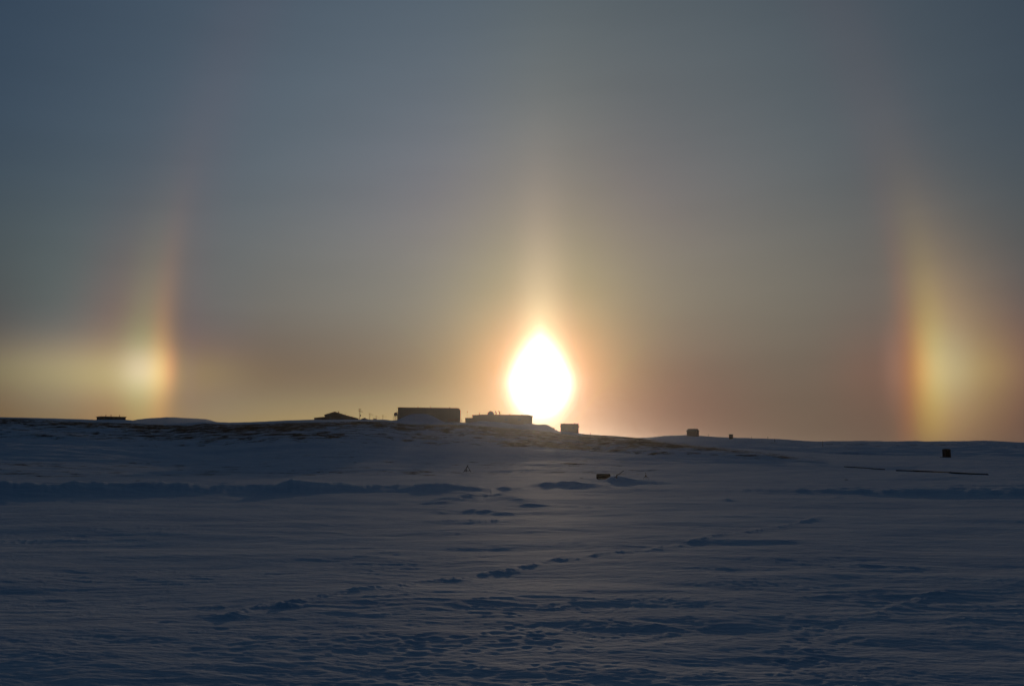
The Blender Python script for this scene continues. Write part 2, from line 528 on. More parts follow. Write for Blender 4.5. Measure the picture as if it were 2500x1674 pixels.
M['trim'] = mat('grey_trim', (.16, .14, .12), .6, 0, .2, 3.0)
M['lamp'] = mat('lamp_housing', (.08, .08, .08), .5, .3, .2, 3.0)
M['stone'] = mat('dark_stone', (.05, .042, .036), .9, 0, .4, 4.0, .4)


def snow_material():
    m = bpy.data.materials.new('wind_packed_snow')
    m.use_nodes = True
    b = NB(m.node_tree)
    out = b.new('ShaderNodeOutputMaterial')
    p = b.new('ShaderNodeBsdfPrincipled')
    g = b.new('ShaderNodeNewGeometry')
    sp = b.new('ShaderNodeSeparateXYZ')
    b.link(g.outputs['Position'], sp.inputs[0])
    x, y = E(b, sp.outputs[0]), E(b, sp.outputs[1])
    dist = (x * x + y * y).sqrt()

    def noise(sx, sy, detail=5, rough=.55, w=0.0, dist_=0.0):
        c = b.new('ShaderNodeCombineXYZ')
        b.put(c.inputs[0], x / sx); b.put(c.inputs[1], y / sy); c.inputs[2].default_value = w
        n = b.new('ShaderNodeTexNoise')
        n.inputs['Scale'].default_value = 1.0
        n.inputs['Detail'].default_value = detail
        n.inputs['Roughness'].default_value = rough
        n.inputs['Distortion'].default_value = dist_
        b.link(c.outputs[0], n.inputs['Vector'])
        return E(b, n.outputs['Fac'])

    at = b.new('ShaderNodeAttribute'); at.attribute_name = 'bare'
    bare = E(b, at.outputs['Fac'])
    # patches of bare ground: streaky noise against the density stored in the mesh
    n1 = noise(6.5, 4.0, 7, .68, 3.1, .5)
    n2 = noise(30.0, 18.0, 3, .5, 7.7)
    n3 = noise(2.2, 1.5, 4, .6, 1.3)
    v = n1 * .74 + n2 * .22 + n3 * .20
    thr = 0.755 - bare * .185
    mask = (v - thr).sig(.011) * (bare.min(.05) * 20.0)
    earth = noise(1.2, .8, 5, .6, 9.0)
    mxE = b.new('ShaderNodeMix', data_type='RGBA')
    b.put(mxE.inputs[0], earth)
    mxE.inputs[6].default_value = (.022, .015, .009, 1)
    mxE.inputs[7].default_value = (.060, .040, .024, 1)
    # snow: packed crust and softer fresh drift differ a little in colour
    crust = noise(3.5, 1.6, 6, .6, 4.4, .4)
    big = noise(26, 11, 3, .5, 2.2)
    mxS = b.new('ShaderNodeMix', data_type='RGBA')
    b.put(mxS.inputs[0], ((crust * .6 + big * .4 - .36) * 3.4).max(0.0).min(1.0))
    mxS.inputs[6].default_value = (.64, .70, .78, 1)
    mxS.inputs[7].default_value = (.86, .87, .89, 1)
    mx = b.new('ShaderNodeMix', data_type='RGBA')
    b.put(mx.inputs[0], mask)
    b.link(mxS.outputs[2], mx.inputs[6]); b.link(mxE.outputs[2], mx.inputs[7])
    b.link(mx.outputs[2], p.inputs['Base Color'])
    b.put(p.inputs['Roughness'], .80 + mask * .15 + crust * .05)
    b.put(p.inputs['Specular IOR Level'], .065 - mask * .05)
    # relief finer than the mesh, in bands of wavelength that suit the distance
    f1 = noise(.34, .16, 5, .65, 0.3, .3)
    f2 = noise(2.0, .9, 6, .68, 1.9, .6)
    f3 = noise(5.0, 3.0, 6, .66, 5.0, .5)
    near = (55.0 - dist).sig(12.0)
    mid = (150.0 - dist).sig(30.0)
    h = f1 * .022 * near + f2 * .11 * mid + f3 * (.18 + .35 * (1.0 - mid)) + mask * .12 + n3 * .30 * (1.0 - mid)
    bp = b.new('ShaderNodeBump')
    bp.inputs['Strength'].default_value = 1.0
    bp.inputs['Distance'].default_value = 1.0
    b.put(bp.inputs['Height'], h)
    b.link(bp.outputs[0], p.inputs['Normal'])
    b.link(p.outputs[0], out.inputs[0])
    return m


# ------------------------------------------------------------------ world
def sky_basis(az, el, th, sel):
    """shapes of the sky's brightness as functions of the angles (degrees) to the sun:
    twilight gradients, aureole, light pillar, parhelic band, the two parhelia and the 22 degree ring"""
    dy = el - sel
    ax = az.abs()
    up_ = el.max(0.0)
    fwd = (75.0 - ax).sig(5.0)
    wlow = 1.0 / (1.0 + (up_ / 7.6) ** 2.6)
    wmid = 1.0 / (1.0 + (up_ / 17.0) ** 3.0)
    left = (-az).sig(2.5)
    right = az.sig(2.5)
    B = []
    e1 = (6.0 - up_).sig(1.8)
    e3 = (up_ - 13.5).sig(2.0)
    e2 = (1.0 - e1) * (1.0 - e3)
    e0 = (2.0 - up_).sig(1.0)
    for g in (11.0, 17.0, 26.0, 42.0):
        t = th.gauss(g)
        B += [t * e1, t * e2, t * e3]
    B += [th.gauss(24.0) * e2 * left, th.gauss(24.0) * e2 * right, th.gauss(34.0) * e3 * left, th.gauss(20.0) * e1 * left]
    B += [th.gauss(30.0) * e0 * left, th.gauss(30.0) * e0 * right]
    B += [th.gauss(30.0) * wmid, th.gauss(26.0) * wlow * left, th.gauss(26.0) * wmid * right, th.gauss(40.0) * wlow * right]
    B += [th.gauss(30.0) * e0 * right * (ax - 11.0).sig(2.5), th.gauss(30.0) * e1 * right * (ax - 11.0).sig(2.5)]
    # aureole
    B += [(-(th / 1.6)).exp(), (-(th / 3.2)).exp(), (-(th / 6.5)).exp()]
    # pillar
    dp = dy.max(0.0)
    for w, v in ((1.1, 2.4), (1.5, 5.0), (3.0, 6.0), (5.0, 9.0)):
        B.append(ax.gauss(w) * (-(dp / v) ** 1.3).exp() * fwd * (dy + 1.5).sig(.8))
    # band of light along the parhelic circle, and low glow near the horizon
    B.append((dy + .4).gauss(1.2) * left * (-((ax - 23.0).abs() / 6.0)).exp() * (ax - 22.3).sig(.5) * fwd)
    B.append((dy + .2).gauss(2.3) * left * (-((ax - 23.0).abs() / 8.0)).exp() * (ax - 22.0).sig(.7) * fwd)
    B.append((dy + .2).gauss(1.7) * left * (-((ax - 26.0) / 6.0) * ((ax - 26.0) / 6.0)).exp() * fwd)
    B.append((dy + 2.6).gauss(2.2) * left * (ax - 4.0).sig(1.5) * (23.0 - ax).sig(1.5) * fwd)
    B.append((dy + .2).gauss(2.2) * right * (-((ax - 24.0).abs() / 3.5)).exp() * (ax - 22.4).sig(.8) * fwd)
    B.append((dy + 3.6).gauss(1.6) * right * (ax - 3.0).sig(1.0) * (-(ax / 7.0)).exp() * fwd)
    # parhelia: slices across the 22 degree circle with their own heights
    rho = th * .45 + ax * .55 - 22.0
    for side, cens, ws in ((left, (-2.2, -1.1, -.45, .05, .6, 1.5, 3.0, 5.5), (1.9, .42, .34, .36, .55, .95, 1.7, 2.6)),
                           (right, (-2.4, -1.3, -.6, .1, .8, 1.7, 3.0, 5.0), (2.0, .50, .45, .48, .65, .95, 1.5, 2.2))):
        for c, w in zip(cens, ws):
            g = (rho - c).gauss(w * 1.25) * side * fwd
            B.append(g * (dy - .1).gauss(2.1))
            if w < 2.0:
                B.append(g * dy.gauss(1.25))
            B.append(g * (-(dp / 5.2) ** 1.5).exp() * (-(((-dy).max(0.0) / 5.5) ** 2.0)).exp())
    B.append((rho - .4).gauss(2.0) * fwd * (-(dp / 14.0)).exp() * (ax - 5.0).sig(2.0))
    # glare-shaped core, pointed above and round below
    u = dy + .35
    p = 1.35
    above = (((ax / 2.0) ** p + (u.max(0.0) / 2.9) ** p) ** (1 / p))
    below = ((ax / 2.0) ** 2.0 + (u.min(0.0) / 2.35) * (u.min(0.0) / 2.35)).sqrt()
    core = ((1.0 - above.max(below)) * 6.0).min(2.6).exp() * fwd
    return B, core
#END sky_basis


CORE_C = (.55, .62, .50)
REAR_C = (.0050, .0150, .0325)
SKY_C = [
    (0.00000, 0.00000, 0.00000),
    (0.03084, 0.01982, 0.00000),
    (0.16066, 0.00000, 0.02558),
    (0.00000, 0.00000, 0.00000),
    (0.00000, 0.06759, 0.03480),
    (0.00000, 0.00000, 0.00000),
    (0.00000, 0.00000, 0.00000),
    (0.18736, 0.00000, 0.00000),
    (0.15175, 0.14340, 0.07918),
    (0.15299, 0.02498, 0.00000),
    (0.04359, 0.11870, 0.09490),
    (0.02171, 0.04571, 0.08511),
    (0.00000, 0.03762, 0.05415),
    (0.01460, 0.03813, 0.01650),
    (0.00000, 0.01487, 0.04458),
    (0.00000, 0.00000, 0.00000),
    (0.43102, 0.27299, 0.00000),
    (0.00000, 0.00000, 0.00000),
    (0.00022, 0.00000, 0.00000),
    (0.01925, 0.05105, 0.00000),
    (0.00000, 0.00000, 0.00000),
    (0.00000, 0.00000, 0.00000),
    (0.00000, 0.00000, 0.00000),
    (0.00776, 0.08897, 0.05252),
    (1.85937, 0.23069, 0.00000),
    (0.00000, 0.00000, 0.00000),
    (0.00000, 0.00000, 0.00000),
    (0.00000, 0.34400, 0.00000),
    (0.60712, 0.37946, 0.28992),
    (0.00000, 0.00000, 0.02062),
    (0.19567, 0.17704, 0.00000),
    (0.03661, 0.08779, 0.03467),
    (0.00000, 0.04951, 0.07289),
    (0.16650, 0.11192, 0.00000),
    (0.00837, 0.05462, 0.07041),
    (0.00000, 0.05570, 0.00000),
    (0.00000, 0.00000, 0.00000),
    (0.03379, 0.00000, 0.00000),
    (0.01085, 0.02409, 0.00000),
    (0.00000, 0.01023, 0.02205),
    (0.00000, 0.00000, 0.00000),
    (0.00000, 0.00000, 0.00643),
    (0.00000, 0.00000, 0.00613),
    (0.00000, 0.00000, 0.00000),
    (0.00000, 0.00000, 0.00000),
    (0.00000, 0.00000, 0.00000),
    (0.00000, 0.00000, 0.00000),
    (0.14349, 0.00000, 0.00000),
    (0.00000, 0.00000, 0.00000),
    (0.10507, 0.03254, 0.00000),
    (0.05415, 0.09255, 0.00000),
    (0.14056, 0.03727, 0.00000),
    (0.00000, 0.06938, 0.00000),
    (0.20547, 0.07500, 0.16044),
    (0.10705, 0.11977, 0.03710),
    (0.00635, 0.02775, 0.00000),
    (0.00000, 0.00476, 0.00854),
    (0.10171, 0.01533, 0.00000),
    (0.04762, 0.00000, 0.00000),
    (0.02601, 0.06087, 0.05873),
    (0.02862, 0.00453, 0.00000),
    (0.01659, 0.00000, 0.00000),
    (0.06366, 0.01824, 0.01763),
    (0.00000, 0.00488, 0.00000),
    (0.01425, 0.01051, 0.00158),
    (0.00000, 0.00000, 0.00000),
    (0.00000, 0.00000, 0.00000),
    (0.10623, 0.02761, 0.00000),
    (0.12873, 0.02375, 0.00000),
    (0.00000, 0.00191, 0.00000),
    (0.11621, 0.06900, 0.00000),
    (0.00000, 0.06252, 0.04078),
    (0.04060, 0.00000, 0.00756),
    (0.22084, 0.15701, 0.01263),
    (0.00000, 0.03398, 0.05933),
    (0.00000, 0.00000, 0.00000),
    (0.17910, 0.11277, 0.03778),
    (0.00000, 0.00000, 0.00000),
    (0.04039, 0.03415, 0.00557),
    (0.14568, 0.08324, 0.02583),
    (0.04961, 0.00868, 0.00995),
    (0.04010, 0.00000, 0.00000),
    (0.03291, 0.00204, 0.00000),
]
#ENDC
EXPOSURE = -2.3
def build_world():
    w = bpy.data.worlds.new("World")
    S.world = w
    w.use_nodes = True
    b = NB(w.node_tree)
    out = b.new('ShaderNodeOutputWorld')
    bg = b.new('ShaderNodeBackground')
    bg.inputs['Strength'].default_value = 0.1
    tc = b.new('ShaderNodeTexCoord')
    sp = b.new('ShaderNodeSeparateXYZ')
    b.link(tc.outputs['Generated'], sp.inputs[0])
    X, Y, Z = (E(b, sp.outputs[i]) for i in range(3))
    deg = 180 / PI
    el = b.math('ARCSINE', Z.max(-1.0).min(1.0)) * deg
    az = b.math('ARCTAN2', X, Y) * deg - SUN_AZ * deg
    dot = (X * SUN_DIR.x + Y * SUN_DIR.y + Z * SUN_DIR.z).max(-1.0).min(1.0)
    th = b.math('ARCCOSINE', dot) * deg
    # smooth unevenness of the ice haze
    c = b.new('ShaderNodeCombineXYZ')
    b.put(c.inputs[0], az / 15.0); b.put(c.inputs[1], (el - az * .05) / 2.6); c.inputs[2].default_value = 1.7
    nn = b.new('ShaderNodeTexNoise'); nn.inputs['Scale'].default_value = 1.0; nn.inputs['Detail'].default_value = 3
    b.link(c.outputs[0], nn.inputs['Vector'])
    uneven = 1.0 + (E(b, nn.outputs['Fac']) - .5) * .13
    B, core = sky_basis(az, el, th, SUN_EL * deg)
    K = 10.0 * (2.0 ** -EXPOSURE)
    cols = []
    for i in range(3):
        L = core * CORE_C[i] + REAR_C[i]
        for t, cc in zip(B, SKY_C):
            if cc[i] > 1e-5:
                L = L + t * cc[i]
        cols.append(L * uneven * K)
    comb = b.new('ShaderNodeCombineXYZ')
    for i in range(3):
        b.put(comb.inputs[i], cols[i])
    sky = b.new('ShaderNodeTexSky')
    sky.sky_type = 'NISHITA'
    sky.sun_disc = False
    sky.sun_elevation = SUN_EL
    sky.sun_rotation = SUN_AZ
    sky.air_density = 1.0
    sky.dust_density = 1.0
    sky.ozone_density = 1.5
    vs = b.new('ShaderNodeVectorMath', operation='SCALE')
    b.link(sky.outputs[0], vs.inputs[0]); vs.inputs['Scale'].default_value = NISH
    va = b.new('ShaderNodeVectorMath', operation='ADD')
    b.link(vs.outputs[0], va.inputs[0]); b.link(comb.outputs[0], va.inputs[1])
    b.link(va.outputs[0], bg.inputs['Color'])
    b.link(bg.outputs[0], out.inputs[0])
    w.cycles.sampling_method = 'MANUAL'
    w.cycles.sample_map_resolution = 2048


NISH = 0.006
build_world()

sun_d = bpy.data.lights.new("sun", 'SUN')
sun_d.energy = 2.0
sun_d.angle = math.radians(.55)
sun_d.color = (1.0, .74, .50)
sun = bpy.data.objects.new("sun", sun_d)
sun.rotation_euler = SUN_DIR.to_track_quat('Z', 'Y').to_euler()
sun.location = (20, 100, 60)
COL.objects.link(sun)

S.view_settings.view_transform = 'Standard'
S.view_settings.look = 'None'
S.view_settings.exposure = EXPOSURE
S.view_settings.gamma = 1
S.render.engine = 'CYCLES'
S.cycles.use_denoising = True
S.cycles.max_bounces = 6
S.cycles.volume_bounces = 0

# ------------------------------------------------------------------ ground
ground = build_ground()
ground.data.materials.append(snow_material())
ground['kind'] = 'structure'
ground['label'] = 'wind packed snow field rising to a low hill with bare brown patches'

# ------------------------------------------------------------------ object helpers
class MB:
    def __init__(s):
        s.bm = bmesh.new()

    def box(s, c, size, rot=None, bevel=0):
        r = bmesh.ops.create_cube(s.bm, size=1)
        m = Matrix.Translation(c) @ (rot.to_4x4() if rot else Matrix()) @ Matrix.Diagonal((*size, 1))
        bmesh.ops.transform(s.bm, matrix=m, verts=r['verts'])
        if bevel:
            es = {e for v in r['verts'] for e in v.link_edges}
            bmesh.ops.bevel(s.bm, geom=list(es), offset=bevel, segments=2, affect='EDGES', profile=.5)
        return s

    def bar(s, a, b, r0, r1=None, n=8):
        a = Vector(a); b = Vector(b)
        d = b - a
        r = bmesh.ops.create_cone(s.bm, cap_ends=True, segments=n, radius1=r0, radius2=r0 if r1 is None else r1, depth=d.length)
        m = Matrix.Translation((a + b) / 2) @ d.to_track_quat('Z', 'Y').to_matrix().to_4x4()
        bmesh.ops.transform(s.bm, matrix=m, verts=r['verts'])
        return s

    def poly(s, pts, y0, y1):
        """prism: outline in x,z from y0 to y1"""
        f = [s.bm.verts.new((x, y0, z)) for x, z in pts]
        g = [s.bm.verts.new((x, y1, z)) for x, z in pts]
        n = len(pts)
        s.bm.faces.new(f)
        s.bm.faces.new(g[::-1])
        for i in range(n):
            j = (i + 1) % n
            s.bm.faces.new((f[j], f[i], g[i], g[j]))
        return s

    def lathe(s, prof, n=20, mtx=None):
        rings = []
        vs = []
        for r, z in prof:
            ring = [s.bm.verts.new((max(r, 1e-4) * math.cos(2 * PI * k / n), max(r, 1e-4) * math.sin(2 * PI * k / n), z)) for k in range(n)]
            rings.append(ring); vs += ring
        for a, b_ in zip(rings[:-1], rings[1:]):
            for k in range(n):
                s.bm.faces.new((a[k], a[(k + 1) % n], b_[(k + 1) % n], b_[k]))
        s.bm.faces.new(rings[0][::-1]); s.bm.faces.new(rings[-1])
        if mtx:
            bmesh.ops.transform(s.bm, matrix=mtx, verts=vs)
        return s

    def build(s, name, m, parent=None, smooth=False):
        bmesh.ops.recalc_face_normals(s.bm, faces=s.bm.faces)
        me = bpy.data.meshes.new(name)
        s.bm.to_mesh(me); s.bm.free()
        me.materials.append(M[m])
        if smooth:
            for p in me.polygons:
                p.use_smooth = True
        o = bpy.data.objects.new(name, me)
        COL.objects.link(o)
        if parent:
            o.parent = parent
        return o


def tag(o, label, cat, group=None):
    o['label'] = label; o['category'] = cat
    if group:
        o['group'] = group
    return o


def thing(name, label, cat, loc, az, yaw=0.0, group=None):
    o = bpy.data.objects.new(name, None)
    o.empty_display_size = .5
    COL.objects.link(o)
    o.location = loc
    o.rotation_euler = (0, 0, -az + yaw)
    return tag(o, label, cat, group)


def at(px, r, sink=0.0):
    a = azp(px)
    x, y = r * math.sin(a), r * math.cos(a)
    return a, (x, y, gz(x, y) - sink)


def mpp(px, r):
    """metres across per photo pixel at this column and distance"""
    return (azp(px + 5) - azp(px - 5)) / 10 * r


def vent(px_local, z0, h, w=.22, parent=None, cap=True, name='roof_vent', y=1.5):
    m = MB().bar((px_local, y, z0 - .3), (px_local, y, z0 + h), w * .5, n=10)
    if cap:
        m.bar((px_local, y, z0 + h), (px_local, y, z0 + h + .12), w * .85, w * .5, n=10)
    return m.build(name, 'steel', parent)


# ------------------------------------------------------------------ long low barracks, far left
def barracks():
    r = 490.0
    a, loc = at(276, r)
    k = mpp(276, r)
    t = thing('barracks', 'long low dark red-brown barracks with three roof pipes on the far left ridge', 'building', loc, a, math.radians(17))
    z1 = zat(300, 1018, r) - loc[2]
    L, D = 59 * k / math.cos(math.radians(17)), 8.0
    MB().box((0, D / 2, z1 / 2 - 1), (L, D, z1 + 2)).build('wall', 'redbrown', t)
    rf = MB().poly([(-L / 2 - .3, z1 + .002), (L / 2 + .3, z1 + .002), (L / 2 + .3, z1 + .25), (-L / 2 - .3, z1 + .25)], -.35, D + .35).build('roof', 'roofm', t)
    for px in (-18, -5, 17):
        vent(px * k, z1 + .25, .75, .28, rf, True, 'roof_pipe')
    for yy in (2.0, 5.2):
        w = MB().box((L / 2 + .02, yy, z1 * .55), (.10, 1.3, .95)).build('window', 'trim', t)
        MB().box((L / 2 + .075, yy, z1 * .55), (.03, 1.05, .7)).build('pane', 'glass', w)
    for q in range(5):
        xx = -L / 2 + 1.6 + q * (L - 3.2) / 4
        w = MB().box((xx, -.02, z1 * .72), (1.2, .10, .6)).build('window', 'trim', t)
        MB().box((xx, -.075, z1 * .72), (1.0, .03, .45)).build('pane', 'glass', w)


barracks()


# ------------------------------------------------------------------ gabled house
def gable_house():
    r = 434.0
    a, loc = at(815, r)
    k = mpp(815, r)
    Z = lambda py, px=815: zat(px, py, r) - loc[2]
    X = lambda px: (px - 815) * k
    t = thing('gabled_house', 'low gabled dark house with long sloping right roof and chimney, half buried in snow', 'house', loc, a)
    zb = -2.5
    wl = MB().poly([(X(792.5), zb), (X(873), zb), (X(873), Z(1022)), (X(848), Z(1015.2)), (X(816), Z(1006)), (X(792.5), Z(1012.8))], 0, 12).build('wall', 'redbrown', t)
    prof = [(X(790.5), Z(1012.2)), (X(816), Z(1004.3)), (X(846), Z(1013.4)), (X(875), Z(1020.8)), (X(875), Z(1022.1)), (X(846), Z(1014.8)), (X(816), Z(1005.9)), (X(790.5), Z(1013.9))]
    rf = MB().poly(prof, -.5, 12.5).build('roof', 'roofm', t)
    MB().box((X(826), 4, Z(1006)), (.34, .34, 1.5)).bar((X(826), 4, Z(1002.5) - .7), (X(826), 4, Z(1002.5) - .35), .11).build('chimney', 'stone', rf)
    ex = MB().poly([(X(766), zb), (X(792.3), zb), (X(792.3), Z(1017.8)), (X(780), Z(1019.0)), (X(766), Z(1020.6))], 1.5, 9).build('annex', 'redbrown', t)
    MB().poly([(X(765.3), Z(1020.4)), (X(780), Z(1018.7)), (X(792.2), Z(1017.5)), (X(792.2), Z(1016.9)), (X(780), Z(1018.0)), (X(765.3), Z(1019.6))], 1.3, 9.2).build('annex_roof', 'roofm', t)
    MB().box((X(806), -.05, Z(1021)), (1.0, .12, 1.9)).build('door', 'trim', t)
    w = MB().box((X(836), -.05, Z(1018)), (1.3, .12, .9)).build('window', 'trim', t)
    MB().box((X(836), -.12, Z(1018)), (1.1, .04, .7)).build('pane', 'glass', w)
    # thin aerial behind it
    r2 = 470.0
    a2, l2 = at(843, r2)
    t2 = thing('aerial_mast', 'thin aerial mast rising behind the right roof slope of the gabled house', 'aerial', l2, a2)
    zt = zat(843, 1006.8, r2) - l2[2]
    MB().bar((0, 0, -.3), (0, 0, zt), .055, .03).build('mast', 'steel', t2)
    MB().bar((-.22, 0, zt - .3), (.22, 0, zt - .3), .022).bar((-.15, 0, zt - .05), (.15, 0, zt - .05), .022).build('crossbar', 'steel', t2)


gable_house()


# ------------------------------------------------------------------ utility poles with street lights
def utility_pole(px, top, r, label, arms):
    a, loc = at(px, r)
    zt = zat(px, top, r) - loc[2]
    k = mpp(px, r)
    t = thing('utility_pole', label, 'utility pole', loc, a, 0, 'utility poles with street lamps behind the ridge')
    MB().bar((0, 0, -.5), (0, 0, zt), .17, .12, 10).build('pole', 'wood', t)
    zz = zt - .28
    for w in arms:
        ca = MB().box((0, .16, zz), (w * k, .12, .14))
        for sx in (-.46, -.26, .26, .46):
            ca.bar((sx * w * k, .16, zz + .07), (sx * w * k, .16, zz + .30), .055, .04, 8)
        ca.build('crossarm', 'wood', t)
        zz -= .85
    b = zt - .36 * (zt) if len(arms) > 1 else zt - 1.6
    b = zat(px, top + (8 if len(arms) > 1 else 4.5), r) - loc[2]
    hx = (5.6 if len(arms) > 1 else 7.0) * k
    l = MB()
    pts = [(0, 0, b - .5), (hx * .35, 0, b - .1), (hx * .75, 0, b + .1), (hx, 0, b + .12)]
    for p0, p1 in zip(pts[:-1], pts[1:]):
        l.bar(p0, p1, .05)
    ar = l.build('lamp_arm', 'steel', t)
    MB().lathe([(.05, -.02), (.17, .0), (.2, .08), (.14, .17), (.04, .22)], 12, Matrix.Translation((hx + .18, 0, b)) @ Matrix.Diagonal((1.9, 1, 1, 1))).build('lamp_head', 'lamp', ar)
    if len(arms) > 1:
        MB().bar((.36, 0, b - 2.2), (.36, 0, b - 1.3), .2, n=12).build('transformer', 'steel', t)


utility_pole(877.5, 997.5, 470, 'tallest utility pole with two crossarms and a street lamp', (7.2, 8.2))
utility_pole(902, 1008.5, 560, 'second utility pole with one crossarm, just right of the tallest pole', (7.2,))
utility_pole(918, 1014.8, 640, 'shortest utility pole, third in the row of poles', (7.0,))
utility_pole(934, 1013.2, 640, 'rightmost utility pole of the row, near the satellite dish', (6.4,))


def far_shed(x0, x1, top, r, label, kind):
    c = (x0 + x1) / 2
    a, loc = at(c, r)
    k = mpp(c, r)
    t = thing('shed', label, 'shed', loc, a)
    zt = zat(c, top, r) - loc[2]
    w = (x1 - x0) * k
    MB().box((0, 2, zt / 2 - .8), (w, 4, zt - .6 + .6)).build('wall', 'redbrown', t)
    if kind == 0:
        pr = [(-w / 2 - .2, zt - .85), (-w * .28, zt - .35), (-.1 * w, zt - .1), (0, zt + .1), (.16 * w, zt - .1), (.2 * w, zt - .45), (w / 2 + .2, zt - .8), (w / 2 + .2, zt - 1.05), (-w / 2 - .2, zt - 1.05)]
    else:
        pr = [(-w / 2 - .2, zt - .5), (-w * .2, zt - .15), (.3 * w, zt - .1), (w / 2 + .2, zt - .5), (w / 2 + .2, zt - .8), (-w / 2 - .2, zt - .8)]
    rf = MB().poly(pr, -.3, 4.3).build('roof', 'roofm', t)
    if kind:
        MB().box((-w * .5 + .3, 1, zt - .1), (.22, .22, 1.3)).build('stovepipe', 'steel', rf)
    MB().box((w * .1, -.04, zt - 2.2), (.9, .1, 1.9)).build('door', 'trim', t)


far_shed(880, 898.5, 1019.6, 520, 'low dark shed roof showing between the two tallest utility poles', 0)
far_shed(910.5, 919, 1021, 600, 'small dark shed roof at the foot of the shortest utility pole', 1)


# ------------------------------------------------------------------ satellite dish on a frame
def big_dish():
    r = 382.0
    a, loc = at(965.5, r)
    k = mpp(965.5, r)
    t = thing('satellite_dish', 'round satellite dish on a legged frame at the left end of the big grey building', 'satellite dish', loc, a)
    Z = lambda py: zat(965.5, py, r) - loc[2]
    cx, cz, R = -.9 * k, Z(1010.5), 5.0 * k
    prof = [(0.02, 0), (R * .4, .04), (R * .75, .14), (R, .26), (R, .30), (R * .75, .19), (R * .4, .09), (0.02, .05)]
    rot = Matrix.Translation((cx, 0, cz)) @ Matrix.Rotation(math.radians(-24), 4, 'Z') @ Matrix.Rotation(math.radians(-100), 4, 'X')
    MB().lathe(prof, 28, rot).build('reflector', 'dish', t, True)
    f = MB()
    tip = rot @ Vector((0, 0, .95))
    for ang in (0, 2.1, 4.2):
        f.bar(rot @ Vector((R * .97 * math.cos(ang), R * .97 * math.sin(ang), .26)), tip, .025)
    f.bar(tip, rot @ Vector((0, 0, 1.15)), .09)
    f.build('feed_horn', 'steel', t)
    zf = cz - R * .72
    MB().bar((cx, .3, zf), (cx, .3, cz), .12).box((cx + .2, .6, zf), (1.5, 1.2, .2)).bar((cx + .2, .5, cz - .3), (cx + 1.0, .9, cz - .2), .22).build('mount', 'steel', t)
    for sx, sy in ((-.62, 0), (.95, 0), (-.62, 1.2), (.95, 1.2), (.18, .1)):
        MB().bar((cx + sx * .95, sy, -.4), (cx + sx * .9, sy, zf), .085).build('leg', 'steel', t)
    br = MB()
    br.bar((cx - .59, 0, .1), (cx + .9, 0, zf - .1), .04).bar((cx + .9, 0, .1), (cx - .59, 0, zf - .1), .04)
    br.build('brace', 'steel', t)
    a2, l2 = at(969.3, 386)
    t2 = thing('small_antenna', 'small upright antenna between the round dish and the big grey building', 'antenna', l2, a2)
    zt = zat(968, 1004.6, 386) - l2[2]
    MB().bar((0, 0, -.3), (0, 0, zt), .05).build('mast', 'steel', t2)
    MB().box((-.05, 0, zt - .25), (.2, .12, .55)).build('panel', 'dish', t2)


big_dish()


# ------------------------------------------------------------------ big grey building with rounded right shoulder
def big_building():
    r = 391.0
    px0, px1 = 970.8, 1124.2
    c = (px0 + px1) / 2
    a, loc = at(c, r)
    loc = (loc[0], loc[1], zat(c, 1030, r))
    k = mpp(c, r)
    Z = lambda py, px=c: zat(px, py, r) - loc[2]
    X = lambda px: (px - c) * k
    t = thing('large_hall', 'large long grey-green metal hall with rounded right shoulder, snow banked against it', 'building', loc, a)
    D = 16.0
    zl, zr = Z(995.6, 972), Z(996.8, 1115)
    out = [(X(px0), -2.5), (X(px1), -2.5), (X(px1), Z(1003)), (X(1123), Z(1000.5)), (X(1121), Z(998.2)), (X(1118.8), Z(997.0)), (X(1114), zr), (X(973.6), zl), (X(px0), Z(996.6))]
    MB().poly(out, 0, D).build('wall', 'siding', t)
    # roof sheet follows the top edge, a little proud
    e = .14
    rf = MB().poly([(X(970.2), Z(996.8)), (X(970.2), Z(994.6)), (X(973.6), Z(994.2)), (X(1114), Z(995.3)), (X(1119.6), Z(995.8)), (X(1122.4), Z(998.2)), (X(1124.6), Z(1002.4)),
                    (X(1124.0), Z(1002.6)), (X(1121.4), Z(998.6)), (X(1118.9), Z(997.0)), (X(1114), zr + .01), (X(973.6), zl + .01), (X(971.4), Z(996.6))], -.3, D + .3).build('roof', 'roofm', t)
    for px, h in ((1019.6, .85), (1050.5, .8)):
        vent(X(px), Z(995), h, .17, rf, True, 'roof_pipe', 4)
    m = MB().bar((X(1098), 4, Z(995.6) - .2), (X(1098), 4, Z(993.4)), .14).bar((X(1098), 4, Z(993.4)), (X(1096.6), 4, Z(992.2)), .13)
    m.build('roof_vent', 'steel', rf)
    # trims, doors, window
    MB().box((X(1106), -.05, Z(1024.5)), (26 * k, .1, 6.5 * k)).build('base_skirt', 'redbrown', t)
    w = MB().box((X(1101.5), -.06, Z(1012.4)), (2.2 * k, .12, 4.6 * k)).build('window', 'trim', t)
    MB().box((X(1101.5), -.13, Z(1012.4)), (1.6 * k, .04, 3.8 * k)).build('pane', 'glass', w)
    for px in (975.5, 1094, 1110.5, 1118.5):
        MB().box((X(px), -.04, Z(1013)), (.10, .08, 30 * k)).build('downpipe', 'trim', t)
    # small marker post at its right end
    a2, l2 = at(1127.3, 386)
    p = thing('post', 'short pointed post standing at the right end of the large hall', 'post', l2, a2)
    zt = zat(1127.3, 1020.6, 386) - l2[2]
    MB().bar((0, 0, -.4), (0, 0, zt * .62), .13, .11).bar((0, 0, zt * .62), (0, 0, zt), .10, .02).build('shaft', 'wood', p)
    MB().box((0, 0, zt * .5), (.42, .12, .28)).build('plate', 'trim', p)


big_building()


